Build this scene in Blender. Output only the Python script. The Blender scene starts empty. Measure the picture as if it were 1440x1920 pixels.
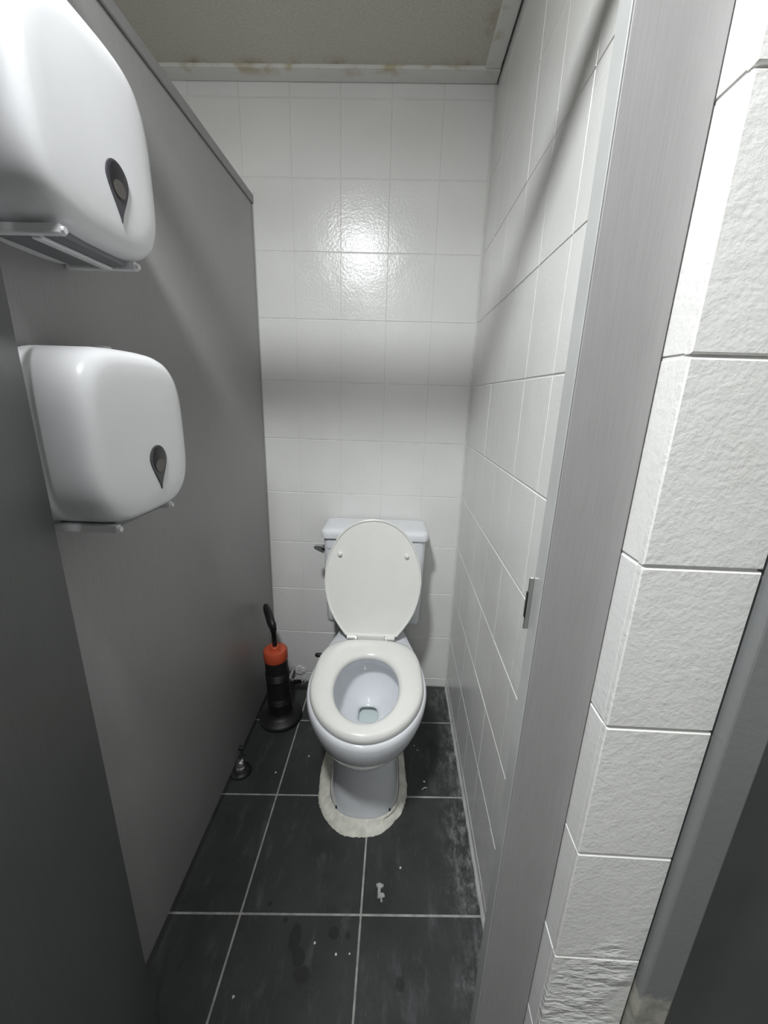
import bpy, bmesh, math, random
from mathutils import Vector, Matrix

# ------------------------------------------------------------------ camera
SC = bpy.context.scene
COL = SC.collection
F_PX = 751.3
PITCH, YAW, ROLL = 0.2799, -0.0261, 0.0312
CAM = Vector((-0.2532, -1.4687, 1.1998))
fw = Vector((math.sin(YAW) * math.cos(PITCH), math.cos(YAW) * math.cos(PITCH), -math.sin(PITCH)))
rt0 = Vector((math.cos(YAW), -math.sin(YAW), 0))
up0 = rt0.cross(fw)
rt = math.cos(ROLL) * rt0 + math.sin(ROLL) * up0
up = -math.sin(ROLL) * rt0 + math.cos(ROLL) * up0
cam_data = bpy.data.cameras.new('camera')
cam_data.sensor_fit = 'VERTICAL'
cam_data.sensor_height = 24.0
cam_data.lens = F_PX * 24.0 / 1920.0
cam_data.clip_start = 0.01
cam = bpy.data.objects.new('camera', cam_data)
COL.objects.link(cam)
cam.matrix_world = Matrix(((rt.x, up.x, -fw.x, CAM.x), (rt.y, up.y, -fw.y, CAM.y), (rt.z, up.z, -fw.z, CAM.z), (0, 0, 0, 1)))
SC.camera = cam

# ------------------------------------------------------------------ world, exposure, lamp constants
world = bpy.data.worlds.new('world')
SC.world = world
world.use_nodes = True
world.node_tree.nodes['Background'].inputs[0].default_value = (0.5, 0.52, 0.55, 1)
world.node_tree.nodes['Background'].inputs[1].default_value = 0.05
SC.view_settings.view_transform = 'Standard'
SC.view_settings.look = 'None'
SC.view_settings.gamma = 1
SC.view_settings.use_curve_mapping = False
SC.view_settings.exposure = 0.07
SC.cycles.max_bounces = 6
SC.cycles.diffuse_bounces = 4
SC.cycles.glossy_bounces = 2
SC.cycles.transmission_bounces = 2
SC.cycles.caustics_reflective = False
SC.cycles.caustics_refractive = False
LAMP_POS = Vector((-0.515, -1.37, 2.08))
LAMP_RADIUS = 0.078
LAMP_STRENGTH = 440.0
FILL_PANEL_STRENGTH = 7.5
LAMP_COLOR = (0.965, 0.985, 1.0, 1)

rng = random.Random(7)

# ------------------------------------------------------------------ materials
def new_mat(name):
    m = bpy.data.materials.new(name)
    m.use_nodes = True
    nt = m.node_tree
    b = nt.nodes['Principled BSDF']
    return m, nt, b

def N(nt, kind, **kw):
    n = nt.nodes.new(kind)
    for k, v in kw.items():
        setattr(n, k, v)
    return n

def position(nt):
    return N(nt, 'ShaderNodeNewGeometry').outputs['Position']

def noise(nt, scale, detail=4.0, rough=0.55, vec=None, stretch=None):
    n = N(nt, 'ShaderNodeTexNoise')
    n.inputs['Scale'].default_value = scale
    n.inputs['Detail'].default_value = detail
    n.inputs['Roughness'].default_value = rough
    v = vec or position(nt)
    if stretch:
        mp = N(nt, 'ShaderNodeMapping')
        mp.inputs['Scale'].default_value = stretch
        nt.links.new(v, mp.inputs['Vector'])
        v = mp.outputs['Vector']
    nt.links.new(v, n.inputs['Vector'])
    return n.outputs['Fac']

def ramp(nt, fac, stops):
    r = N(nt, 'ShaderNodeValToRGB')
    el = r.color_ramp.elements
    while len(el) < len(stops):
        el.new(0.5)
    for e, (p, c) in zip(el, stops):
        e.position = p
        e.color = (c, c, c, 1) if isinstance(c, (int, float)) else (*c, 1)
    nt.links.new(fac, r.inputs['Fac'])
    return r.outputs['Color']

def math_node(nt, op, a, b=None, c=None):
    n = N(nt, 'ShaderNodeMath', operation=op)
    for i, v in enumerate((a, b, c)):
        if v is None:
            continue
        if isinstance(v, (int, float)):
            n.inputs[i].default_value = v
        else:
            nt.links.new(v, n.inputs[i])
    return n.outputs[0]

def mix_color(nt, fac, a, b):
    n = N(nt, 'ShaderNodeMix', data_type='RGBA')
    if isinstance(fac, (int, float)):
        n.inputs[0].default_value = fac
    else:
        nt.links.new(fac, n.inputs[0])
    for i, v in ((6, a), (7, b)):
        if isinstance(v, tuple):
            n.inputs[i].default_value = (*v, 1)
        else:
            nt.links.new(v, n.inputs[i])
    return n.outputs[2]

def bump(nt, b, height, strength, dist=0.002, chain=None):
    n = N(nt, 'ShaderNodeBump')
    n.inputs['Strength'].default_value = strength
    n.inputs['Distance'].default_value = dist
    nt.links.new(height, n.inputs['Height'])
    if chain:
        nt.links.new(chain, n.inputs['Normal'])
    nt.links.new(n.outputs['Normal'], b.inputs['Normal'])
    return n.outputs['Normal']

def simple(name, col, rough=0.5, metal=0.0, var=0.0, vscale=20.0, bscale=None, bstr=0.1, coat=0.0):
    m, nt, b = new_mat(name)
    b.inputs['Roughness'].default_value = rough
    b.inputs['Metallic'].default_value = metal
    b.inputs['Coat Weight'].default_value = coat
    lo = tuple(c * (1 - var) for c in col)
    hi = tuple(min(1, c * (1 + var)) for c in col)
    if var > 0:
        nt.links.new(ramp(nt, noise(nt, vscale, 2), [(0.3, lo), (0.7, hi)]), b.inputs['Base Color'])
    else:
        b.inputs['Base Color'].default_value = (*col, 1)
    if bscale:
        bump(nt, b, noise(nt, bscale, 3), bstr, 0.001)
    return m

def smoothmask(nt, val, a, bb):
    n = N(nt, 'ShaderNodeMapRange', interpolation_type='SMOOTHSTEP')
    nt.links.new(val, n.inputs['Value'])
    n.inputs['From Min'].default_value = a
    n.inputs['From Max'].default_value = bb
    return n.outputs['Result']

def sep(nt):
    s = N(nt, 'ShaderNodeSeparateXYZ')
    nt.links.new(position(nt), s.inputs[0])
    return s.outputs

# white enamel over the glazed wall tiles
M_TILE, nt, b = new_mat('painted_wall_tile')
c = ramp(nt, noise(nt, 3.5, 2), [(0.3, (0.735, 0.735, 0.71)), (0.7, (0.79, 0.79, 0.775))])
nt.links.new(c, b.inputs['Base Color'])
b.inputs['Roughness'].default_value = 0.23
b.inputs['Specular IOR Level'].default_value = 0.4
n1 = bump(nt, b, noise(nt, 120, 2, 0.6), 0.30, 0.002)
bump(nt, b, noise(nt, 14, 1), 0.10, 0.01, n1)

M_GROUT = simple('painted_wall_joint', (0.70, 0.70, 0.68), 0.4, var=0.06, vscale=30, bscale=200, bstr=0.3)

# thick rough paint on the end of the wall
M_ROUGH, nt, b = new_mat('rough_white_paint')
xyz = sep(nt)
c = ramp(nt, noise(nt, 6, 5), [(0.3, (0.72, 0.72, 0.69)), (0.7, (0.78, 0.78, 0.755))])
nt.links.new(c, b.inputs['Base Color'])
b.inputs['Roughness'].default_value = 0.34
n1 = bump(nt, b, noise(nt, 190, 3, 0.6), 0.32, 0.002)
n2 = bump(nt, b, noise(nt, 75, 3, 0.5), 0.2, 0.004, n1)
wr = noise(nt, 16, 4, 0.55, stretch=(0.8, 1, 1.7))
wr = math_node(nt, 'ABSOLUTE', math_node(nt, 'SUBTRACT', wr, 0.5))
wmask = math_node(nt, 'MULTIPLY', smoothmask(nt, math_node(nt, 'ADD', xyz[2], math_node(nt, 'MULTIPLY', xyz[0], -0.9)), 0.45, 0.36), smoothmask(nt, xyz[2], 0.15, 0.3))
wmask = math_node(nt, 'MULTIPLY', wmask, smoothmask(nt, noise(nt, 11, 2), 0.38, 0.62))
bump(nt, b, math_node(nt, 'MULTIPLY', wr, wmask), 0.6, 0.04, n2)

# grey laminate of the stall panels, faint vertical brushing
def laminate(name, lo, hi, rough=0.38):
    m, nt, b = new_mat(name)
    f = noise(nt, 1.0, 2, 0.6, stretch=(420, 420, 14))
    g = noise(nt, 5.0, 1)
    f = math_node(nt, 'ADD', math_node(nt, 'MULTIPLY', f, 0.75), math_node(nt, 'MULTIPLY', g, 0.25))
    nt.links.new(ramp(nt, f, [(0.3, lo), (0.7, hi)]), b.inputs['Base Color'])
    b.inputs['Roughness'].default_value = rough
    bump(nt, b, noise(nt, 260, 1), 0.08, 0.001)
    return m
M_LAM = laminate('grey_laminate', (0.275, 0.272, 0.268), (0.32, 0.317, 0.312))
M_LAMDARK = laminate('dark_laminate', (0.065, 0.068, 0.068), (0.09, 0.094, 0.094))  # panel laminate in a darker tone, only for the stall door
M_LAMEDGE = simple('panel_edge_band', (0.42, 0.43, 0.42), 0.35, var=0.05)
M_RAIL = simple('grey_rail_metal', (0.30, 0.30, 0.30), 0.42, metal=0.3, var=0.05, bscale=300, bstr=0.05)
M_KEEPER = simple('keeper_steel', (0.42, 0.43, 0.41), 0.35, metal=0.8, var=0.08)
M_BLACKHOLE = simple('slot_black', (0.008, 0.008, 0.008), 0.8)

# ceiling panel, water stained near the trim
M_CEIL, nt, b = new_mat('ceiling_panel')
xyz = sep(nt)
base = ramp(nt, noise(nt, 160, 4, 0.7), [(0.3, (0.50, 0.475, 0.41)), (0.7, (0.63, 0.605, 0.53))])
d_edge = math_node(nt, 'MAXIMUM', math_node(nt, 'ADD', xyz[1], 0.062), math_node(nt, 'ADD', xyz[0], 0.062))
st = math_node(nt, 'MULTIPLY', smoothmask(nt, d_edge, -0.03, 0.01), smoothmask(nt, noise(nt, 12, 4), 0.48, 0.70))
base = mix_color(nt, math_node(nt, 'MULTIPLY', st, 0.65), base, (0.20, 0.15, 0.05))
nt.links.new(base, b.inputs['Base Color'])
b.inputs['Roughness'].default_value = 0.9
bump(nt, b, noise(nt, 190, 4, 0.7), 0.4, 0.002)

M_TRIM, nt, b = new_mat('stained_white_trim')
xyz = sep(nt)
d_edge = math_node(nt, 'MINIMUM', math_node(nt, 'ADD', math_node(nt, 'MULTIPLY', xyz[1], -1), 0.0), math_node(nt, 'ADD', math_node(nt, 'MULTIPLY', xyz[0], -1), 0.0))
st = math_node(nt, 'MULTIPLY', smoothmask(nt, d_edge, 0.012, 0.05), smoothmask(nt, noise(nt, 14, 4), 0.45, 0.62))
base = mix_color(nt, math_node(nt, 'MULTIPLY', st, 0.7), (0.74, 0.73, 0.70), (0.45, 0.37, 0.18))
nt.links.new(base, b.inputs['Base Color'])
b.inputs['Roughness'].default_value = 0.5
bump(nt, b, noise(nt, 120, 3), 0.2, 0.002)

# charcoal floor tile: scuffs, dried drips, limescale near the wall
M_FLOOR, nt, b = new_mat('charcoal_floor_tile')
xyz = sep(nt)
f = noise(nt, 7, 8, 0.65)
base = ramp(nt, f, [(0.25, (0.020, 0.022, 0.022)), (0.75, (0.046, 0.049, 0.049))])
sc = math_node(nt, 'MULTIPLY', smoothmask(nt, noise(nt, 1.0, 6, 0.7, stretch=(26, 7, 1)), 0.52, 0.75), 0.35)
base = mix_color(nt, sc, base, (0.16, 0.17, 0.175))
fine = math_node(nt, 'MULTIPLY', smoothmask(nt, noise(nt, 1.0, 5, 0.7, stretch=(160, 22, 1)), 0.60, 0.72), 0.35)
base = mix_color(nt, fine, base, (0.15, 0.155, 0.16))
lime = math_node(nt, 'MULTIPLY', smoothmask(nt, math_node(nt, 'ADD', xyz[0], math_node(nt, 'MULTIPLY', noise(nt, 9, 4), 0.22)), 0.01, 0.13),
                 smoothmask(nt, noise(nt, 1.0, 7, 0.75, stretch=(52, 24, 1)), 0.42, 0.72))
base = mix_color(nt, math_node(nt, 'MULTIPLY', lime, 0.85), base, (0.33, 0.33, 0.33))
drops = [(-0.443, -0.860, 0.014, 0.026), (-0.427, -0.893, 0.014, 0.018), (-0.414, -0.921, 0.018, 0.014), (-0.356, -0.848, 0.012, 0.012),
         (-0.322, -0.850, 0.006, 0.007), (-0.202, -0.925, 0.010, 0.012), (-0.474, -0.83, 0.006, 0.006), (-0.52, -0.80, 0.006, 0.006)]
wob = noise(nt, 60, 2)
acc = None
for dx, dy, ra, rb in drops:
    u = math_node(nt, 'DIVIDE', math_node(nt, 'SUBTRACT', xyz[0], dx), ra)
    v = math_node(nt, 'DIVIDE', math_node(nt, 'SUBTRACT', xyz[1], dy), rb)
    r2 = math_node(nt, 'ADD', math_node(nt, 'MULTIPLY', u, u), math_node(nt, 'MULTIPLY', v, v))
    r2 = math_node(nt, 'ADD', r2, math_node(nt, 'MULTIPLY', wob, 0.8))
    s = smoothmask(nt, r2, 1.75, 1.05)
    acc = s if acc is None else math_node(nt, 'MAXIMUM', acc, s)
base = mix_color(nt, math_node(nt, 'MULTIPLY', acc, 0.75), base, (0.008, 0.009, 0.008))
nt.links.new(base, b.inputs['Base Color'])
nt.links.new(ramp(nt, noise(nt, 11, 5), [(0.3, 0.40), (0.7, 0.62)]), b.inputs['Roughness'])
n1 = bump(nt, b, noise(nt, 90, 5, 0.6), 0.25, 0.002)
bump(nt, b, noise(nt, 12, 3), 0.15, 0.006, n1)
M_FGROUT = simple('pale_floor_grout', (0.36, 0.36, 0.34), 0.85, var=0.25, vscale=45, bscale=220, bstr=0.4)

M_PORC = simple('white_porcelain', (0.77, 0.79, 0.82), 0.1, var=0.015, coat=0.3)
M_SEAT = simple('seat_plastic', (0.80, 0.80, 0.765), 0.22, var=0.012)
M_WATER, nt, b = new_mat('toilet_water')
b.inputs['Base Color'].default_value = (0.62, 0.70, 0.69, 1)
b.inputs['Roughness'].default_value = 0.02
b.inputs['Transmission Weight'].default_value = 0.05
b.inputs['IOR'].default_value = 1.33
M_DARKCHROME = simple('dark_chrome', (0.18, 0.18, 0.18), 0.15, metal=1.0, var=0.1)
M_CHROME = simple('chrome', (0.72, 0.72, 0.72), 0.12, metal=1.0, var=0.06)
M_LEVER = simple('dulled_chrome', (0.55, 0.57, 0.56), 0.3, metal=0.9, var=0.08)
M_CAULK = simple('dried_plaster', (0.66, 0.65, 0.575), 0.85, var=0.16, vscale=38, bscale=85, bstr=1.0)
M_BLACK = simple('black_plastic', (0.010, 0.010, 0.011), 0.45, var=0.1)
M_RUBBER = simple('black_rubber', (0.010, 0.010, 0.010), 0.5, var=0.1, bscale=120, bstr=0.1)
M_RED = simple('orange_red_plastic', (0.52, 0.085, 0.035), 0.38, var=0.08)
M_DISP = simple('dispenser_white_plastic', (0.82, 0.825, 0.84), 0.3, var=0.01)
M_DISPIN = simple('dispenser_inner_grey', (0.20, 0.20, 0.21), 0.5, var=0.05)
M_SMOKE = simple('smoked_window_plastic', (0.055, 0.052, 0.062), 0.18, var=0.08)
M_LENS = simple('window_dark_lens', (0.016, 0.015, 0.018), 0.08)
M_PAPER = simple('paper_behind_lens', (0.105, 0.095, 0.085), 0.25, var=0.1)
M_FRAME, nt, b = new_mat('grey_frame_paint')
xyz = sep(nt)
chip = smoothmask(nt, math_node(nt, 'ADD', xyz[2], math_node(nt, 'MULTIPLY', math_node(nt, 'SUBTRACT', noise(nt, 40, 5, 0.7), 0.5), 0.09)), 0.40, 0.385)
base = mix_color(nt, chip, (0.20, 0.205, 0.205), ramp(nt, noise(nt, 30, 6, 0.7), [(0.35, (0.20, 0.20, 0.17)), (0.6, (0.40, 0.39, 0.34))]))
nt.links.new(base, b.inputs['Base Color'])
b.inputs['Roughness'].default_value = 0.32
bump(nt, b, noise(nt, 80, 4, 0.6), 0.25, 0.002)
M_DOOR = simple('dark_door_paint', (0.085, 0.09, 0.088), 0.4, var=0.15, vscale=6, bscale=70, bstr=0.12)
M_WALLPLAIN = simple('plain_white_wall', (0.76, 0.76, 0.74), 0.45, var=0.03, bscale=120, bstr=0.15)
M_CRUMB = simple('plaster_crumb', (0.72, 0.72, 0.69), 0.9, var=0.1)
M_TISSUE = simple('grey_tissue', (0.42, 0.42, 0.40), 0.95, var=0.15, vscale=80)
M_INK = simple('logo_ink', (0.10, 0.11, 0.13), 0.4)
M_LAMP, nt, b = new_mat('lamp_lens')
b.inputs['Base Color'].default_value = (0.9, 0.9, 0.88, 1)
b.inputs['Emission Color'].default_value = LAMP_COLOR
b.inputs['Emission Strength'].default_value = LAMP_STRENGTH

M_FILL, nt, b = new_mat('fill_panel_glow')
b.inputs['Emission Color'].default_value = LAMP_COLOR
b.inputs['Emission Strength'].default_value = FILL_PANEL_STRENGTH  # glow of the added fill panel, out of view

# ------------------------------------------------------------------ mesh helpers
def link_mesh(name, bm, mat, parent=None, smooth=False, angle=None):
    bmesh.ops.recalc_face_normals(bm, faces=bm.faces)
    me = bpy.data.meshes.new(name)
    bm.to_mesh(me)
    bm.free()
    if smooth:
        for p in me.polygons:
            p.use_smooth = True
        if angle:
            me.set_sharp_from_angle(angle=math.radians(angle))
    o = bpy.data.objects.new(name, me)
    me.materials.append(mat)
    COL.objects.link(o)
    if parent:
        o.parent = parent
    return o

def share(name, me, parent, loc, rot=None):
    o = bpy.data.objects.new(name, me)
    COL.objects.link(o)
    o.parent = parent
    o.location = loc
    if rot:
        o.rotation_euler = rot
    return o

def tag(o, label=None, cat=None, group=None, kind=None):
    for k, v in (('label', label), ('category', cat), ('group', group), ('kind', kind)):
        if v:
            o[k] = v
    return o

def empty(name, loc, label, cat, group=None, rz=0.0):
    o = bpy.data.objects.new(name, None)
    COL.objects.link(o)
    o.empty_display_size = 0.05
    o.location = loc
    o.rotation_euler = (0, 0, rz)
    return tag(o, label, cat, group)

def bm_box(lo, hi, bev=0.0, seg=1, bm=None):
    own = bm is None
    bm = bm or bmesh.new()
    vs = [bm.verts.new((x, y, z)) for x in (lo[0], hi[0]) for y in (lo[1], hi[1]) for z in (lo[2], hi[2])]
    fs = [(0, 1, 3, 2), (4, 6, 7, 5), (0, 4, 5, 1), (2, 3, 7, 6), (0, 2, 6, 4), (1, 5, 7, 3)]
    faces = [bm.faces.new([vs[i] for i in f]) for f in fs]
    if bev > 0:
        edges = list({e for f in faces for e in f.edges})
        bmesh.ops.bevel(bm, geom=edges, offset=bev, segments=seg, profile=0.5, affect='EDGES')
    return bm

def bm_loft(loops, cap0=True, cap1=True, bm=None):
    bm = bm or bmesh.new()
    rows = [[bm.verts.new(p) for p in L] for L in loops]
    n = len(rows[0])
    for a, c in zip(rows[:-1], rows[1:]):
        for i in range(n):
            j = (i + 1) % n
            bm.faces.new((a[i], a[j], c[j], c[i]))
    if cap0:
        bm.faces.new(rows[0])
    if cap1:
        bm.faces.new(rows[-1])
    return bm

def ring(r, z, n=32, c=(0, 0), ry=None):
    ry = r if ry is None else ry
    return [(c[0] + r * math.cos(2 * math.pi * i / n), c[1] + ry * math.sin(2 * math.pi * i / n), z) for i in range(n)]

def bm_lathe(profile, n=32, c=(0, 0), bm=None, cap0=True, cap1=True):
    return bm_loft([ring(r, z, n, c) for r, z in profile], cap0, cap1, bm)

def bm_tube(path, r, n=10, closed=False, bm=None):
    bm = bm or bmesh.new()
    pts = [Vector(p) for p in path]
    rs = r if isinstance(r, (list, tuple)) else [r] * len(pts)
    loops = []
    prev = None
    m = len(pts)
    for i, p in enumerate(pts):
        if closed:
            t = pts[(i + 1) % m] - pts[i - 1]
        else:
            t = pts[min(i + 1, m - 1)] - pts[max(i - 1, 0)]
        t.normalize()
        if prev is None:
            a = Vector((0, 0, 1)) if abs(t.z) < 0.9 else Vector((1, 0, 0))
            u = t.cross(a).normalized()
        else:
            u = (prev - t * prev.dot(t)).normalized()
        prev = u
        v = t.cross(u)
        loops.append([p + rs[i] * (math.cos(2 * math.pi * k / n) * u + math.sin(2 * math.pi * k / n) * v) for k in range(n)])
    if closed:
        loops.append(loops[0])
        bm = bm_loft(loops, False, False, bm)
        bmesh.ops.remove_doubles(bm, verts=bm.verts, dist=1e-6)
        return bm
    return bm_loft(loops, True, True, bm)

# ------------------------------------------------------------------ room: walls with single tiles
TW, TH, Z0 = 0.1524, 0.2001, 0.0421
CEIL_Z = 2.081
ROWS = [0.002, Z0] + [Z0 + TH * k for k in range(1, 11)] + [CEIL_Z + 0.012]
TT = 0.006
_tile_cache = {}

def tile_mesh(w, h, mat, t=TT, gap=0.0010, bev=0.0015, gapx=0.0002):
    key = (round(w, 4), round(h, 4), mat.name)
    if key not in _tile_cache:
        bm = bmesh.new()
        x, y = w / 2 - gapx, h / 2 - gap
        lo = [(-x, -y, 0), (x, -y, 0), (x, y, 0), (-x, y, 0)]
        mid = [(p[0], p[1], t - bev) for p in lo]
        top = [(math.copysign(x - bev * 0.6, p[0]), math.copysign(y - bev, p[1]), t) for p in lo]
        bm_loft([lo, mid, top], True, True, bm)
        bmesh.ops.recalc_face_normals(bm, faces=bm.faces)
        me = bpy.data.meshes.new('tile')
        bm.to_mesh(me)
        bm.free()
        me.materials.append(mat)
        _tile_cache[key] = me
    return _tile_cache[key]

def jit(a=0.004):
    return rng.uniform(-a, a)

# back wall: face in y = 0
wall_back = link_mesh('wall_back', bm_box((-1.72, 0.0013, 0), (0.12, 0.12, 2.2)), M_GROUT)
tag(wall_back, 'white painted tile wall behind the toilet', kind='structure')
xs = [-0.0065] + [-TW * k for k in range(1, 12)]
for i in range(len(xs) - 1):
    for j in range(len(ROWS) - 1):
        a, c, z0, z1 = xs[i + 1], xs[i], ROWS[j], ROWS[j + 1]
        me = tile_mesh(c - a, z1 - z0, M_TILE)
        share('tile', me, wall_back, ((a + c) / 2, TT + rng.uniform(-0.0002, 0.0002), (z0 + z1) / 2), (math.pi / 2 + jit(0.002), jit(0.001), jit(0.0025)))

# right wall: face in x = 0, ends in the outside corner at y = -1.086
Y_END = -1.0859
wall_right = link_mesh('wall_right', bm_box((0.0013, Y_END + 0.0050, 0), (0.117, 0.0, 2.2)), M_GROUT)
tag(wall_right, 'white painted tile wall right of the toilet with rough painted end', kind='structure')
ys = [-0.001] + [-TW * k for k in range(1, 7)] + [-1.0775]
for i in range(len(ys) - 1):
    for j in range(len(ROWS) - 1):
        a, c, z0, z1 = ys[i + 1], ys[i], ROWS[j], ROWS[j + 1]
        me = tile_mesh(c - a, z1 - z0, M_TILE)
        o = share('tile', me, wall_right, (TT + rng.uniform(-0.0003, 0.0003), (a + c) / 2, (z0 + z1) / 2))
        # local x -> world y, local y -> world z, local z -> world -x
        o.rotation_euler = Matrix(((0, 0, -1), (-1, 0, 0), (0, 1, 0))).to_euler()
for j in range(len(ROWS) - 1):
    z0, z1 = ROWS[j], ROWS[j + 1]
    me = tile_mesh(0.1195, z1 - z0, M_ROUGH, t=0.0085, gap=0.0013, bev=0.0019)
    share('tile', me, wall_right, (0.05975, Y_END + 0.0085 + rng.uniform(0, 0.0004), (z0 + z1) / 2), (math.pi / 2, 0, 0))

# pale mortar strip along the foot of the right wall
bm = bmesh.new()
loops = []
for k in range(41):
    y = -0.004 - 1.0 * k / 40
    w = 0.006 + rng.uniform(-0.0012, 0.0012)
    h = 0.016 + rng.uniform(-0.002, 0.002)
    loops.append([(-0.0005, y, 0.0), (-w, y, 0.0), (-w * 0.8, y, h * 0.35), (-0.0005, y, h)])
bm_loft(loops, True, True, bm)
tag(link_mesh('baseboard_right', bm, M_GROUT), 'pale mortar bead along the foot of the right wall', kind='structure')

# rest of the room (outside the frame, gives the bounce light)
tag(link_mesh('wall_left', bm_box((-1.84, -4.25, 0), (-1.722, 0.12, 2.2)), M_WALLPLAIN), 'plain white wall of the next stall', kind='structure')
tag(link_mesh('wall_rear', bm_box((-1.72, -4.25, 0), (1.15, -4.12, 2.2)), M_WALLPLAIN), 'plain white wall behind the viewer', kind='structure')
tag(link_mesh('wall_side', bm_box((1.03, -4.119, 0), (1.15, -0.9, 2.2)), M_WALLPLAIN), 'plain white wall beyond the entrance door', kind='structure')
tag(link_mesh('wall_front', bm_box((0.119, -1.015, 0), (1.029, -0.9, 2.2)), M_WALLPLAIN), 'wall that holds the entrance door', kind='structure')

# floor with single tiles (rows run slightly askew to the walls)
floor = link_mesh('floor', bm_box((-1.72, -4.12, -0.08), (1.03, 0.0, -0.0012)), M_FGROUT)
tag(floor, 'charcoal tile floor with pale grout', kind='structure')
FX, FS, FY, FR, SH = -0.296, 0.288, -0.798, 0.2990, 0.042
G = 0.0024
def y_row(x, n):
    return FY + FR * n + SH * x
for ci in range(-5, 5):
    x0, x1 = FX + FS * ci + G, FX + FS * (ci + 1) - G
    if ci == 0:
        x1 = -0.004
    if x0 < -1.715:
        x0 = -1.715
    for n in range(-12, 4):
        q = []
        for x, nn, s in ((x0, n, 1), (x1, n, 1), (x1, n + 1, -1), (x0, n + 1, -1)):
            lim = -0.002 if x < 0 else -1.094
            q.append((x, min(max(y_row(x, nn) + s * G, -4.115), lim)))
        if x0 > -0.02 and x1 > 1.025:
            q = [(min(x, 1.025), y) for x, y in q]
        if q[3][1] - q[0][1] < 0.01 or q[1][0] - q[0][0] < 0.01:
            continue
        if x0 > -0.05 and q[2][1] > -1.05:
            continue
        cx = sum(p[0] for p in q) / 4
        cy = sum(p[1] for p in q) / 4
        bv = 0.0008
        low = [(x - cx, y - cy, -0.006) for x, y in q]
        mid = [(x - cx, y - cy, -bv) for x, y in q]
        top = [((x - cx) * (1 - 2 * bv / FS), (y - cy) * (1 - 2 * bv / FS), 0.0) for x, y in q]
        o = link_mesh('floor_tile', bm_loft([low, mid, top]), M_FLOOR, floor)
        o.location = (cx, cy, rng.uniform(-0.0004, 0.0))

# ceiling
ceiling = link_mesh('ceiling', bm_box((-1.72, -4.12, CEIL_Z + 0.022), (1.03, 0.0, CEIL_Z + 0.1)), M_WALLPLAIN)
tag(ceiling, 'drab ceiling of textured panels', kind='structure')
link_mesh('ceiling_panel', bm_box((-1.71, -1.16, CEIL_Z + 0.006), (-0.043, -0.048, CEIL_Z + 0.02), 0.001), M_CEIL, ceiling)
link_mesh('ceiling_panel', bm_box((-1.71, -4.1, CEIL_Z + 0.006), (1.02, -1.19, CEIL_Z + 0.02), 0.001), M_CEIL, ceiling)
def trim(name, lo, hi, label):
    return tag(link_mesh(name, bm_box(lo, hi, 0.002, 2), M_TRIM, smooth=False), label, kind='structure')
trim('trim_1', (-1.715, -0.056, CEIL_Z - 0.002), (-0.004, -0.0015, CEIL_Z + 0.012), 'white stained ceiling trim along the back wall')
trim('trim_2', (-0.048, -1.16, CEIL_Z - 0.0015), (-0.006, -0.0575, CEIL_Z + 0.012), 'white stained ceiling trim along the right wall')
trim('trim_3', (-1.715, -1.19, CEIL_Z - 0.002), (1.02, -1.161, CEIL_Z + 0.008), 'white ceiling crossbar above the stall front')

# entrance door and its metal frame, right of the rough wall end
d1 = bpy.data.objects.new('door_1', None)
COL.objects.link(d1)
d1.location = (0.5, -1.05, 0)
tag(d1, 'dark grey entrance door in a grey metal frame at the right edge', kind='structure')
def rel(o, root):
    o.parent = root
    o.matrix_parent_inverse = Matrix.Translation(-Vector(root.location))
    return o
rel(link_mesh('frame', bm_box((0.1225, -1.101, 0.0), (0.168, -1.0155, 2.06), 0.003, 2), M_FRAME), d1)
rel(link_mesh('frame', bm_box((0.94, -1.101, 0.0), (0.985, -1.0155, 2.06), 0.003, 2), M_FRAME), d1)
rel(link_mesh('frame', bm_box((0.1685, -1.101, 2.015), (0.9395, -1.0155, 2.06), 0.003, 2), M_FRAME), d1)
leaf = rel(link_mesh('door_leaf', bm_box((0.170, -1.045, 0.008), (0.938, -1.017, 2.012), 0.002), M_DOOR), d1)
bmk = bm_tube([(0.88, -1.045, 1.0), (0.88, -1.075, 1.0), (0.88, -1.083, 1.0), (0.80, -1.083, 1.0), (0.77, -1.083, 1.0)], 0.009, 10)
h = link_mesh('door_handle', bmk, M_KEEPER, smooth=True, angle=50)
rel(h, d1)

# ------------------------------------------------------------------ ceiling lamp (outside the frame, lights everything)
lamp = empty('ceiling_lamp', LAMP_POS, 'round white flush ceiling lamp above the stall front', 'lamp')
bm = bm_loft([ring(LAMP_RADIUS + 0.018, 0.006), ring(LAMP_RADIUS + 0.018, 0.0), ring(LAMP_RADIUS + 0.012, -0.008), ring(LAMP_RADIUS + 0.003, -0.008), ring(LAMP_RADIUS + 0.001, -0.001), ring(LAMP_RADIUS + 0.001, 0.006)], False, False)
link_mesh('housing', bm, M_DISP, lamp, True, 40)
bm = bm_loft([ring(LAMP_RADIUS * q, z, 20) for q, z in ((1, 0.004), (1, -0.004), (0.93, -0.011), (0.65, -0.017), (0.15, -0.020))])
link_mesh('lens', bm, M_LAMP, lamp, True, 60)
# added fill light: unseen glowing ceiling panel that softens the stall's shadows
pan = empty('fill_panel', (-0.45, -2.95, CEIL_Z), 'added unseen fill panel on the ceiling behind the viewer', 'lamp')
link_mesh('housing', bm_box((-0.24, -0.74, -0.010), (0.24, 0.74, 0.005), 0.002), M_DISP, pan)
bm = bmesh.new()
bm.faces.new([bm.verts.new(p) for p in ((-0.22, -0.72, -0.0105), (-0.22, 0.72, -0.0105), (0.22, 0.72, -0.0105), (0.22, -0.72, -0.0105))])
link_mesh('fill_emitter', bm, M_FILL, pan)

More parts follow.
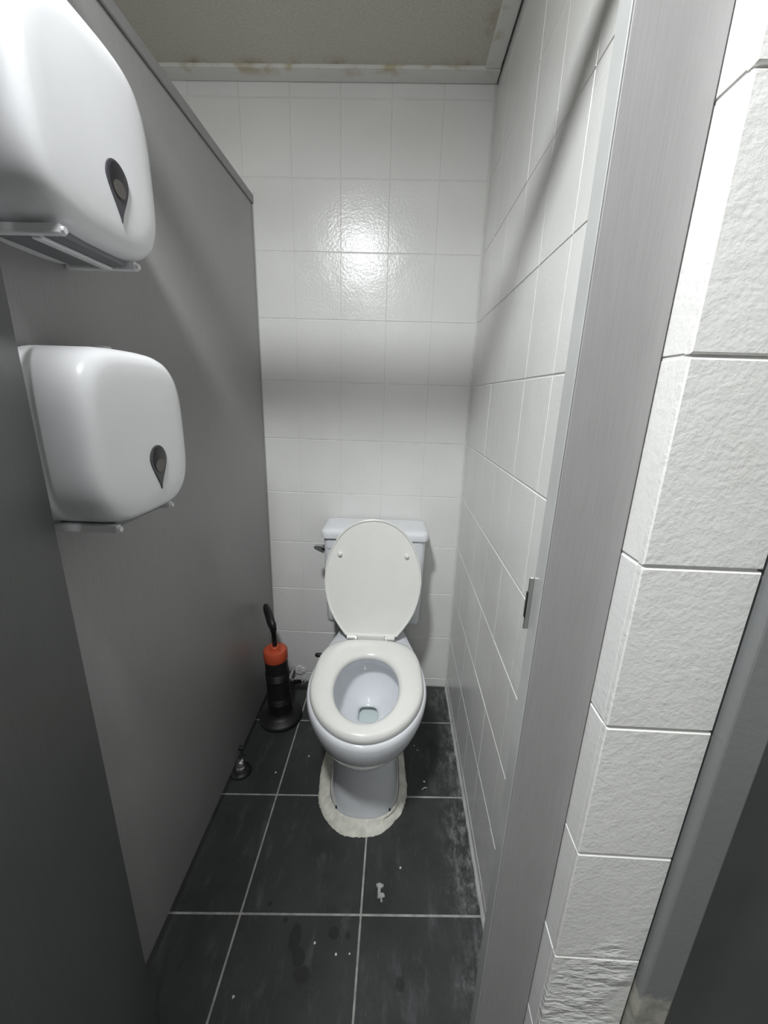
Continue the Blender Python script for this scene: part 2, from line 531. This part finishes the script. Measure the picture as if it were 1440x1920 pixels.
# ------------------------------------------------------------------ stall panels
XP = -0.738
Y_PIL = -1.0477
part = empty('stall_partition', (XP - 0.0125, -0.52, 0), 'tall grey laminate partition carrying both dispensers left of the toilet', 'partition')
rel(link_mesh('panel', bm_box((XP - 0.025, -1.018, 0.038), (XP, -0.0005, 1.772), 0.001), M_LAM), part)
rel(link_mesh('top_rail', bm_box((XP - 0.029, -1.018, 1.7725), (XP + 0.005, -0.0005, 1.797), 0.002), M_RAIL), part)
rel(link_mesh('edge_strip', bm_box((XP, -0.0045, 0.03), (XP + 0.003, -0.0005, 1.772), 0.0006), M_LAMEDGE), part)
def foot(y):
    f = bm_lathe([(0.033, 0.0005), (0.034, 0.003), (0.032, 0.007), (0.026, 0.011), (0.019, 0.013)], 28, (0, 0))
    fl = link_mesh('support_foot', f, M_BLACK, None, True, 50)
    fl.location = (XP + 0.014, y, 0)
    rel(fl, part)
    st = link_mesh('foot_stem', bm_lathe([(0.018, 0.0132), (0.0178, 0.018), (0.015, 0.025), (0.0125, 0.029), (0.0122, 0.045), (0.010, 0.047)], 20), M_CHROME, fl, True, 50)
    return fl
fl = foot(-0.452)
nub = bm_lathe([(0.008, 0), (0.008, 0.006), (0.005, 0.010), (0.004, 0.016)], 14)
nb = link_mesh('fixing_screw', nub, M_BLACK, None, True, 50)
nb.rotation_euler = (0, math.pi / 2, 0)
nb.location = (XP, -0.42, 0.062)
rel(nb, part)

pr = empty('stall_pilaster', (-0.04, Y_PIL + 0.013, 0), 'narrow bright grey stall post with latch keeper against the right tiled wall', 'post')
rel(link_mesh('panel', bm_box((-0.0795, Y_PIL, 0.0005), (-0.0015, Y_PIL + 0.026, 1.846), 0.0012, 2), M_LAM), pr)
rel(link_mesh('edge_strip', bm_box((-0.0812, Y_PIL, 0.0005), (-0.0797, Y_PIL + 0.026, 1.846), 0.0004), M_LAMEDGE), pr)
kp = rel(link_mesh('latch_keeper', bm_box((-0.0868, Y_PIL + 0.0262, 0.926), (-0.050, Y_PIL + 0.0292, 0.996), 0.001), M_KEEPER), pr)
o = link_mesh('keeper_slot', bm_box((-0.0878, Y_PIL + 0.0255, 0.943), (-0.0869, Y_PIL + 0.0288, 0.977)), M_BLACKHOLE, kp)
pl = empty('stall_pilaster', (-0.69, Y_PIL + 0.013, 0), 'grey stall post at the front end of the partition beside the dispensers', 'post')
rel(link_mesh('panel', bm_box((-0.80, Y_PIL, 0.0005), (-0.692, Y_PIL + 0.026, 1.846), 0.0012, 2), M_LAM), pl)

rail = empty('head_rail', (-0.8, Y_PIL + 0.013, 1.85), 'grey overhead rail spanning the stall front above the posts', 'rail')
rel(link_mesh('rail_channel', bm_box((-1.72, Y_PIL - 0.001, 1.848), (-0.0008, Y_PIL + 0.027, 1.884), 0.003, 2), M_RAIL), rail)

DOOR_DIR = Vector((0.51, -0.860))
door = empty('stall_door', (-0.662, Y_PIL + 0.0255, 0), 'dark grey stall door standing open at the left edge', 'door', rz=math.atan2(DOOR_DIR.y, DOOR_DIR.x))
link_mesh('door_leaf', bm_box((0.0, -0.024, 0.05), (0.52, 0.0, 1.77), 0.001), M_LAMDARK, door)
for z in (0.35, 1.5):
    link_mesh('hinge', bm_tube([(-0.0035, -0.020, z), (-0.0035, -0.020, z + 0.07)], 0.004, 10), M_KEEPER, door, True, 50)

# ------------------------------------------------------------------ paper dispensers
def super_loop(a, bb, n, x, cnt=72, cy=0, cz=0):
    L = []
    for k in range(cnt):
        t = 2 * math.pi * k / cnt
        c, s = math.cos(t), math.sin(t)
        L.append((x, cy + a * math.copysign(abs(c) ** (2 / n), c), cz + bb * math.copysign(abs(s) ** (2 / n), s)))
    return L

def make_dispenser(cy, cz, label, lock=True):
    root = empty('toilet_paper_dispenser', (XP, cy, cz), label, 'dispenser', 'dispensers on the partition')
    A, B = 0.116, 0.119
    prof = [(0.010, 1.0), (0.080, 1.0), (0.094, 0.992), (0.103, 0.975), (0.110, 0.945), (0.1145, 0.90), (0.1165, 0.83), (0.1175, 0.70), (0.118, 0.45), (0.1182, 0.15)]
    loops = [super_loop(A * s, B * s, 3.5 if s > 0.6 else 3.0, x) for x, s in prof]
    link_mesh('cover', bm_loft(loops), M_DISP, root, True, 60)
    # back plate, a little larger at the bottom
    pl = [super_loop(A * 0.985, B * 0.98, 3.2, x, cz=-0.008) for x in (0.0005, 0.0095)]
    link_mesh('back_plate', bm_loft(pl), M_DISP, root, True, 60)
    # underside: bracket arms, tear slot
    for y in (-0.072, 0.060):
        bm = bm_box((0.002, y - 0.005, -0.1265), (0.104, y + 0.005, -0.1155), 0.002, 2)
        arm = link_mesh('bracket_arm', bm, M_DISP, root)
        link_mesh('arm_tip', bm_tube([(0.104, y, -0.1215), (0.107, y, -0.1215)], [0.0048, 0.0035], 12), M_DISP, arm, True, 50)
    link_mesh('paper_slot', bm_box((0.012, -0.063, -0.1235), (0.094, 0.053, -0.113), 0.002), M_DISPIN, root)
    link_mesh('tear_bar', bm_box((0.060, -0.0655, -0.128), (0.072, 0.0535, -0.1237), 0.001), M_DISP, root)
    # drop shaped window
    def drop(s, x, dy=0.0, dz=0.0):
        L = []
        for k in range(48):
            t = 2 * math.pi * k / 48
            c, q = math.cos(t), math.sin(t)
            if q >= 0:
                y, z = 0.0215 * c, 0.0215 * q
            else:
                y, z = 0.0215 * c * (1 - (-q) ** 1.6) ** 0.95 if abs(c) > 1e-6 else 0, -0.047 * (-q) ** 1.15
            L.append((x, 0.016 + dy + y * s, -0.036 + dz + z * s))
        return L
    w = link_mesh('window', bm_loft([drop(1, 0.1160), drop(1, 0.1190), drop(0.95, 0.1197)]), M_SMOKE, root, True, 30)
    def oval(ry, rz, cz_, x):
        return [(x, 0.016 + ry * math.cos(2 * math.pi * k / 28), cz_ + rz * math.sin(2 * math.pi * k / 28)) for k in range(28)]
    link_mesh('window_lens', bm_loft([oval(0.0155, 0.020, -0.037, 0.1185), oval(0.0155, 0.020, -0.037, 0.1201), oval(0.013, 0.017, -0.037, 0.1205)]), M_LENS, w, True, 40)
    link_mesh('paper_level', bm_loft([oval(0.0115, 0.0098, -0.0455, 0.1200), oval(0.0115, 0.0098, -0.0455, 0.1207)]), M_PAPER, w)
    if lock:
        link_mesh('lock', bm_tube([(0.060, 0.01, 0.114), (0.060, 0.01, 0.1235)], [0.014, 0.011], 18), M_DISP, root, True, 50)
    return root
make_dispenser(-0.880, 1.133, 'lower white dispenser with drop-shaped window on the grey partition')
make_dispenser(-0.893, 1.489, 'upper white dispenser with drop-shaped window, cut by the top edge')

# ------------------------------------------------------------------ toilet (local frame: x across, v = distance from the back wall)
TX, TR = -0.3185, 0.012
toilet = empty('toilet', (TX, 0, 0), 'white two-piece toilet with its lid raised', 'toilet', rz=TR)

def plan(hw, front, back, hb, vc, z, nf=2.0, m=40, flat=6, ns=12):
    """closed outline: rounded front, sides tapering to a flat back"""
    L = []
    for k in range(m + 1):
        t = math.pi * k / m
        c, s = math.cos(t), math.sin(t)
        L.append((hw * math.copysign(abs(c) ** (2 / nf), c), -(vc + (front - vc) * s ** (2 / nf)), z))
    for k in range(1, ns + 1):
        u = k / ns
        w = hw + (hb - hw) * (u * u * (3 - 2 * u))
        L.append((-w, -(vc + (back - vc) * u), z))
    for k in range(1, flat):
        L.append((-hb + 2 * hb * k / flat, -back, z))
    for k in range(ns, 0, -1):
        u = k / ns
        w = hw + (hb - hw) * (u * u * (3 - 2 * u))
        L.append((w, -(vc + (back - vc) * u), z))
    return L

# bowl: outside and inside in one surface
outer = [plan(0.100, 0.604, 0.10, 0.085, 0.42, 0.212),
         plan(0.112, 0.614, 0.10, 0.088, 0.42, 0.217),
         plan(0.126, 0.632, 0.10, 0.090, 0.43, 0.234),
         plan(0.141, 0.653, 0.10, 0.094, 0.44, 0.258),
         plan(0.155, 0.672, 0.10, 0.098, 0.45, 0.286),
         plan(0.166, 0.689, 0.10, 0.102, 0.46, 0.318),
         plan(0.1735, 0.699, 0.10, 0.105, 0.465, 0.350),
         plan(0.1755, 0.702, 0.10, 0.106, 0.465, 0.372),
         plan(0.1735, 0.700, 0.101, 0.105, 0.465, 0.383),
         plan(0.169, 0.695, 0.103, 0.102, 0.465, 0.388)]
cnt = len(outer[0])
def inner_loop(hw, vf, vb, z, n=2.0):
    """same vertex count, ellipse aligned by angle with the outer loop"""
    L = []
    vc = (vf + vb) / 2
    for (x, y, _) in outer[-1]:
        a = math.atan2((-y - 0.42) / 1.35, x)
        c, s = math.cos(a), math.sin(a)
        L.append((hw * math.copysign(abs(c) ** (2 / n), c), -(vc + (vf - vb) / 2 * math.copysign(abs(s) ** (2 / n), s)), z))
    return L
inner = [inner_loop(0.118, 0.662, 0.325, 0.388), inner_loop(0.112, 0.655, 0.332, 0.380), inner_loop(0.114, 0.655, 0.330, 0.362),
         inner_loop(0.128, 0.660, 0.318, 0.350), inner_loop(0.126, 0.655, 0.316, 0.330), inner_loop(0.112, 0.630, 0.320, 0.290), inner_loop(0.090, 0.590, 0.326, 0.255),
         inner_loop(0.064, 0.540, 0.332, 0.232), inner_loop(0.047, 0.478, 0.342, 0.215, 2.4), inner_loop(0.0365, 0.438, 0.353, 0.207, 3.0), inner_loop(0.0325, 0.428, 0.358, 0.200, 3.4),
         inner_loop(0.031, 0.425, 0.356, 0.195, 3.4), inner_loop(0.0305, 0.424, 0.325, 0.178, 3.4), inner_loop(0.029, 0.42, 0.29, 0.135, 3.0)]
bm = bm_loft(outer + inner, False, True)
link_mesh('bowl', bm, M_PORC, toilet, True, 55)
wl = inner_loop(0.0306, 0.4238, 0.321, 0.1755, 3.4)
bm = bmesh.new()
bm.faces.new([bm.verts.new(p) for p in wl])
link_mesh('water', bm, M_WATER, toilet)
# pedestal
ped = [plan(0.108, 0.600, 0.10, 0.098, 0.48, 0.0005, 2.5),
       plan(0.107, 0.598, 0.10, 0.098, 0.48, 0.03, 2.5),
       plan(0.102, 0.592, 0.10, 0.094, 0.48, 0.08, 2.4),
       plan(0.098, 0.589, 0.10, 0.09, 0.47, 0.14, 2.3),
       plan(0.097, 0.590, 0.10, 0.088, 0.46, 0.19, 2.2),
       plan(0.096, 0.594, 0.10, 0.085, 0.45, 0.2118, 2.1)]
link_mesh('pedestal', bm_loft(ped, True, False), M_PORC, toilet, True, 55)
for sx in (-1, 1):
    bm = bm_box((sx * 0.079 - 0.0025, -0.575, 0.022), (sx * 0.079 + 0.0025, -0.5655, 0.032), 0.001)
    link_mesh('bolt_hole', bm, M_BLACKHOLE, toilet)

# tank
def rrect(hx, y0, y1, r, z, n=6):
    L = []
    for cx, cy, a0 in ((hx - r, y1 - r, 0), (-hx + r, y1 - r, 90), (-hx + r, y0 + r, 180), (hx - r, y0 + r, 270)):
        for k in range(n + 1):
            a = math.radians(a0 + 90 * k / n)
            L.append((cx + r * math.cos(a), cy + r * math.sin(a), z))
    return L
tank = [rrect(0.163, -0.150, -0.030, 0.02, 0.3885), rrect(0.168, -0.160, -0.026, 0.022, 0.394), rrect(0.170, -0.164, -0.025, 0.022, 0.41), rrect(0.1745, -0.168, -0.022, 0.022, 0.56), rrect(0.178, -0.170, -0.020, 0.022, 0.724)]
tk = link_mesh('tank', bm_loft(tank), M_PORC, toilet, True, 50)
lid = [rrect(0.180, -0.173, -0.017, 0.020, 0.7245), rrect(0.1855, -0.178, -0.014, 0.022, 0.727), rrect(0.1865, -0.179, -0.013, 0.024, 0.742), rrect(0.184, -0.177, -0.014, 0.024, 0.751), rrect(0.177, -0.170, -0.020, 0.024, 0.756), rrect(0.160, -0.155, -0.035, 0.02, 0.758)]
link_mesh('tank_lid', bm_loft(lid), M_PORC, toilet, True, 45)
# flush lever on the left flank of the tank
lev = link_mesh('flush_lever', bm_tube([(-0.172, -0.145, 0.678), (-0.186, -0.145, 0.679), (-0.192, -0.145, 0.680)], [0.011, 0.011, 0.009], 14), M_DARKCHROME, toilet, True, 50)
bm = bm_loft([[(-0.180, -0.155, 0.662), (-0.180, -0.135, 0.662), (-0.180, -0.135, 0.689), (-0.180, -0.155, 0.689)],
              [(-0.204, -0.156, 0.674), (-0.204, -0.136, 0.674), (-0.204, -0.136, 0.690), (-0.204, -0.156, 0.690)],
              [(-0.213, -0.156, 0.680), (-0.213, -0.138, 0.680), (-0.213, -0.138, 0.688), (-0.213, -0.156, 0.688)]])
link_mesh('lever_paddle', bm, M_LEVER, lev)
LGX, LGZ = -0.1615, 0.687
bm = bm_tube([(LGX + dx, -0.1700, LGZ + dz) for dx, dz in ((-0.002, 0.004), (0.0, 0.001), (0.003, -0.0015), (0.007, -0.002), (0.011, 0.0), (0.013, 0.004), (0.015, 0.0), (0.019, 0.001))], 0.0009, 6)
link_mesh('logo_mark', bm, M_INK, tk)

# seat ring
def seat_outline(off, z, n=96):
    L = []
    for k in range(n):
        t = 2 * math.pi * k / n
        c, s = math.cos(t), math.sin(t)
        vc, a = 0.495, 0.1625 - off
        if s >= 0:
            x, v = a * math.copysign(abs(c) ** (2 / 1.92), c), vc + (0.203 - off) * s ** (2 / 1.92)
        else:
            e = 3.4
            x = a * math.copysign(abs(c) ** (2 / e), c)
            v = vc - (0.208 - off) * abs(s) ** (2 / e)
        L.append((x, -v, z))
    return L
def hole_outline(off, z, n=96):
    L = []
    for k in range(n):
        t = 2 * math.pi * k / n
        c, s = math.cos(t), math.sin(t)
        a = 0.0915 + off
        e = 2.15 if s < 0 else 1.95
        x = a * math.copysign(abs(c) ** (2 / e), c)
        v = 0.512 + (0.138 + off) * math.copysign(abs(s) ** (2 / e), s)
        L.append((x, -v, z))
    return L
def lerp_loop(A, B, t, z):
    return [(a[0] + (b2[0] - a[0]) * t, a[1] + (b2[1] - a[1]) * t, z) for a, b2 in zip(A, B)]
o0, h0 = seat_outline(0, 0), hole_outline(0, 0)
SZ = 0.3895
loops = [hole_outline(0.010, SZ), hole_outline(0.003, SZ + 0.003), hole_outline(0.0, SZ + 0.012), hole_outline(0.003, SZ + 0.021),
         lerp_loop(h0, o0, 0.18, SZ + 0.0255), lerp_loop(h0, o0, 0.45, SZ + 0.0275), lerp_loop(h0, o0, 0.7, SZ + 0.0275), lerp_loop(h0, o0, 0.87, SZ + 0.0255),
         seat_outline(0.0035, SZ + 0.0215), seat_outline(0.0008, SZ + 0.016), seat_outline(0.0, SZ + 0.009), seat_outline(0.0015, SZ + 0.003), seat_outline(0.006, SZ), hole_outline(0.010, SZ)]
bm = bm_loft(loops, False, False)
bmesh.ops.remove_doubles(bm, verts=bm.verts, dist=1e-6)
seat = link_mesh('seat', bm, M_SEAT, toilet, True, 60)

# raised lid: outline in its own plane, leaning on the tank
prof = [(0.0, 0.088), (0.012, 0.097), (0.03, 0.111), (0.055, 0.127), (0.085, 0.1425), (0.12, 0.154), (0.155, 0.161), (0.19, 0.1640), (0.225, 0.1625), (0.26, 0.1565), (0.29, 0.147), (0.32, 0.133), (0.345, 0.1165), (0.365, 0.098), (0.382, 0.076), (0.394, 0.050), (0.400, 0.027)]
lid_pts = [(-w, s) for s, w in prof] + [(0, 0.4025)] + [(w, s) for s, w in reversed(prof)]
def lid_loop(scale, d):
    cs = 0.20
    L = []
    for x, s in lid_pts:
        L.append((x * scale, cs + (s - cs) * scale, d))
    return L
LID0 = Vector((0, -0.268, 0.412))
LID1 = Vector((0, -0.190, 0.808))
upv = (LID1 - LID0).normalized()
nrm = Vector((0, -upv.z, upv.y)).normalized()   # faces the viewer
def lid_world(L):
    return [LID0 + Vector((x, 0, 0)) + upv * s + nrm * d for x, s, d in L]
loops = [lid_world(lid_loop(0.975, -0.006)), lid_world(lid_loop(0.995, -0.004)), lid_world(lid_loop(1.0, 0.002)), lid_world(lid_loop(0.995, 0.0065)), lid_world(lid_loop(0.98, 0.0075)), lid_world(lid_loop(0.968, 0.006)), lid_world(lid_loop(0.955, 0.0028)), lid_world(lid_loop(0.90, 0.0025))]
sl = link_mesh('seat_lid', bm_loft(loops), M_SEAT, toilet, True, 45)
for x in (-0.113, 0.111):
    p = LID0 + upv * 0.281 + Vector((x, 0, 0))
    link_mesh('bumper', bm_tube([p + nrm * 0.0015, p + nrm * 0.008, p + nrm * 0.012, p + nrm * 0.0135], [0.0075, 0.0075, 0.006, 0.003], 16), M_SEAT, sl, True, 60)
for x0, x1 in ((-0.076, -0.058), (0.058, 0.076)):
    link_mesh('hinge', bm_tube([(x0 - 0.006, -0.276, 0.410), (x1 + 0.004, -0.276, 0.410)], 0.0085, 14), M_SEAT, toilet, True, 50)
link_mesh('hinge_bar', bm_box((-0.046, -0.282, 0.402), (0.046, -0.270, 0.4215), 0.003, 2), M_SEAT, toilet)
for x in (-0.051, 0.051):
    link_mesh('hinge_post', bm_box((x - 0.0045, -0.288, 0.389), (x + 0.0045, -0.268, 0.416), 0.002), M_SEAT, toilet)

# plaster collar round the pedestal
col_pts = [(-0.455, -0.517), (-0.444, -0.555), (-0.421, -0.589), (-0.396, -0.613), (-0.368, -0.631), (-0.333, -0.636), (-0.299, -0.634), (-0.270, -0.628), (-0.247, -0.617), (-0.216, -0.585), (-0.193, -0.552), (-0.182, -0.515), (-0.178, -0.482), (-0.182, -0.42), (-0.188, -0.35), (-0.195, -0.25), (-0.2, -0.12), (-0.43, -0.12), (-0.452, -0.30), (-0.462, -0.42)]
def dense(pts, k=6):
    out = []
    n = len(pts)
    for i in range(n):
        p0, p1, p2, p3 = (Vector(pts[(i + j - 1) % n]) for j in range(4))
        for q in range(k):
            t = q / k
            out.append(0.5 * ((2 * p1) + (p2 - p0) * t + (2 * p0 - 5 * p1 + 4 * p2 - p3) * t * t + (3 * p1 - p0 - 3 * p2 + p3) * t ** 3))
    return out
ol = dense(col_pts)
cc = Vector((-0.3165, -0.40))
def collar(scale, zz, jx=0.0022):
    L = []
    for p in ol:
        d = p - cc
        L.append((cc.x + d.x * scale + rng.uniform(-jx, jx), cc.y + d.y * scale + rng.uniform(-jx, jx), zz + rng.uniform(-0.0008, 0.0008) * (zz > 0.002)))
    return L
def inner_collar(zz, sc):
    # follows the pedestal: same direction from the centre as each outer point
    L = []
    P = [Vector((x * math.cos(TR) - y * math.sin(TR) + TX, x * math.sin(TR) + y * math.cos(TR))) for x, y, _ in ped[0]]
    for p in ol:
        d = (p - cc).normalized()
        best = max(P, key=lambda q: (q - cc).normalized().dot(d))
        L.append((cc.x + (best.x - cc.x) * sc, cc.y + (best.y - cc.y) * sc, zz))
    return L
bm = bm_loft([collar(1.0, 0.0004, 0.0012), collar(0.985, 0.0045), collar(0.95, 0.009), collar(0.90, 0.0125), inner_collar(0.021, 1.035), inner_collar(0.024, 1.004), inner_collar(0.0006, 1.004)], False, False)
co = link_mesh('plaster_collar', bm, M_CAULK, None, True, 80)
co.parent = toilet
co.matrix_parent_inverse = (Matrix.Translation((TX, 0, 0)) @ Matrix.Rotation(TR, 4, 'Z')).inverted()
co['label'] = 'lumpy pale plaster collar'

# ------------------------------------------------------------------ plunger
pz = empty('drain_plunger', (-0.658, -0.212, 0), 'black pump plunger with orange-red cap standing between partition and toilet', 'plunger')
pz.rotation_euler = (0.0, -0.035, 0)
link_mesh('rubber_cup', bm_lathe([(0.074, 0.0005), (0.080, 0.004), (0.080, 0.011), (0.075, 0.017), (0.056, 0.022), (0.046, 0.030), (0.043, 0.040)], 40), M_RUBBER, pz, True, 50)
bod = [(0.0435, 0.0402), (0.0435, 0.075)]
for k in range(4):
    z = 0.08 + 0.007 * k
    bod += [(0.0435, z), (0.0448, z + 0.0015), (0.0448, z + 0.004), (0.0435, z + 0.0055)]
bod += [(0.0425, 0.115), (0.0425, 0.178)]
for k in range(5):
    z = 0.182 + 0.006 * k
    bod += [(0.0425, z), (0.0436, z + 0.0012), (0.0436, z + 0.0035), (0.0425, z + 0.0047)]
bod += [(0.0408, 0.22), (0.0408, 0.2755)]
link_mesh('barrel', bm_lathe(bod, 36), M_BLACK, pz, True, 30)
cap = link_mesh('cap', bm_lathe([(0.0425, 0.262), (0.0432, 0.264), (0.0432, 0.298), (0.040, 0.303), (0.036, 0.3045), (0.019, 0.3045), (0.0185, 0.306), (0.0175, 0.314), (0.015, 0.316), (0.009, 0.316)], 36), M_RED, pz, True, 35)
vent = link_mesh('vent_hole', bm_lathe([(0.0028, 0.3040), (0.0028, 0.3052)], 10, (0.022, -0.014)), M_BLACKHOLE, cap)
link_mesh('rod', bm_lathe([(0.0085, 0.3165), (0.0085, 0.375), (0.0115, 0.377), (0.0115, 0.405), (0.009, 0.412)], 16), M_BLACK, pz, True, 40)
hd = Vector((0.50, -0.87, 0)).normalized()
path = []
for k in range(28):
    t = 2 * math.pi * k / 28
    c, q = math.cos(t), math.sin(t)
    al = 0.052 * math.copysign(abs(c) ** 0.85, c)
    hz = 0.432 + (0.024 - 0.12 * abs(al)) * math.copysign(abs(q) ** 0.7, q) - 0.22 * al
    path.append((hd.x * al - 0.010, hd.y * al, hz))
link_mesh('handle', bm_tube(path, 0.0102, 10, closed=True), M_BLACK, pz, True, 60)

# ------------------------------------------------------------------ supply pipe behind the plunger
sp = empty('supply_pipe', (-0.60, -0.06, 0), 'small chrome water pipe and valve at the wall behind the plunger', 'pipe')
rel(link_mesh('pipe', bm_tube([(-0.66, -0.008, 0.068), (-0.66, -0.075, 0.068), (-0.655, -0.088, 0.068), (-0.64, -0.092, 0.068), (-0.56, -0.092, 0.070), (-0.495, -0.092, 0.072), (-0.482, -0.09, 0.08), (-0.48, -0.085, 0.10), (-0.48, -0.078, 0.19)], 0.0075, 12), M_CHROME, None, True, 60), sp)
for xx, r, w in ((-0.630, 0.0125, 0.012), (-0.612, 0.016, 0.020), (-0.592, 0.013, 0.008)):
    rel(link_mesh('coupling_nut', bm_tube([(xx - w / 2, -0.092, 0.0695), (xx + w / 2, -0.092, 0.0695)], r, 6), M_CHROME), sp)
rel(link_mesh('valve_knob', bm_tube([(-0.472, -0.078, 0.186), (-0.520, -0.078, 0.187), (-0.524, -0.078, 0.187), (-0.545, -0.078, 0.187), (-0.550, -0.078, 0.187)], [0.005, 0.005, 0.009, 0.0085, 0.005], 12), M_BLACK, None, True, 50), sp)
bm = bmesh.new()
bm_loft([[(-0.635 + (0.026 * s + rng.uniform(-0.009, 0.009)) * math.cos(k * math.pi / 9), -0.0004 - d, 0.048 + (0.022 * s + rng.uniform(-0.006, 0.006)) * math.sin(k * math.pi / 9)) for k in range(18)] for s, d in ((1, 0.0), (0.85, 0.004), (0.5, 0.006))], True, True, bm)
rel(link_mesh('plaster_patch', bm, M_GROUT), sp)

# ------------------------------------------------------------------ litter on the floor
bm = bmesh.new()
sc_pts = [(-0.262, -0.747), (-0.254, -0.744), (-0.243, -0.747), (-0.244, -0.753), (-0.250, -0.756), (-0.250, -0.768), (-0.240, -0.768), (-0.240, -0.773), (-0.247, -0.776), (-0.245, -0.784), (-0.249, -0.784), (-0.251, -0.776), (-0.257, -0.777), (-0.257, -0.754), (-0.262, -0.752)]
cen = (-0.2515, -0.762)
lo = [(x, y, 0.0005) for x, y in sc_pts]
mi = [(x + rng.uniform(-0.001, 0.001), y, 0.003 + rng.uniform(0, 0.002)) for x, y in sc_pts]
tp = [(cen[0] + (x - cen[0]) * 0.6, cen[1] + (y - cen[1]) * 0.8, 0.005 + rng.uniform(0, 0.002)) for x, y in sc_pts]
bm_loft([lo, mi, tp], True, True, bm)
tag(link_mesh('tissue_scrap', bm, M_TISSUE), 'crumpled grey tissue scrap on the dark floor in front of the toilet', 'litter')

chips = [((-0.200, -0.706), 0.0034, 'white crumb right of the tissue scrap, in front of the toilet'),
         ((-0.514, -0.383), 0.0036, 'white crumb on the floor left of the toilet bowl'),
         ((-0.122, -0.455), 0.0040, 'brightest white crumb right of the toilet foot'),
         ((-0.150, -0.316), 0.0026, 'farther of two tiny crumbs close together right of the bowl'), ((-0.138, -0.333), 0.0026, 'nearer of two tiny crumbs close together right of the bowl'),
         ((-0.609, -0.450), 0.0034, 'white crumb on the floor between partition foot and grout line'),
         ((-0.546, -0.961), 0.0034, 'white crumb on the nearest left floor tile'),
         ((-0.345, -0.885), 0.0030, 'left of two tiny crumbs beside the central grout line in front'), ((-0.315, -0.883), 0.0026, 'right of two tiny crumbs beside the central grout line in front'), ((-0.396, -0.868), 0.0028, 'tiny crumb near the dark drip marks on the floor')]
for (x, y), r, lab in chips:
    bm = bmesh.new()
    bmesh.ops.create_icosphere(bm, subdivisions=1, radius=r)
    for v in bm.verts:
        v.co *= rng.uniform(0.7, 1.2)
        v.co.z *= 0.55
    mz = min(v.co.z for v in bm.verts)
    o = link_mesh('plaster_crumb', bm, M_CRUMB)
    o.location = (x, y, 0.0002 - mz)
    tag(o, lab or 'tiny pale crumb lying on the dark floor tiles', 'crumb', 'crumbs on the floor')
bm = bm_tube([(-0.131, -0.482, 0.0016), (-0.125, -0.477, 0.0022), (-0.119, -0.474, 0.0022), (-0.114, -0.476, 0.0016)], [0.0008, 0.0013, 0.0013, 0.0008], 6)
tag(link_mesh('plaster_sliver', bm, M_CRUMB), 'thin curved pale sliver on the floor right of the toilet foot', 'crumb')
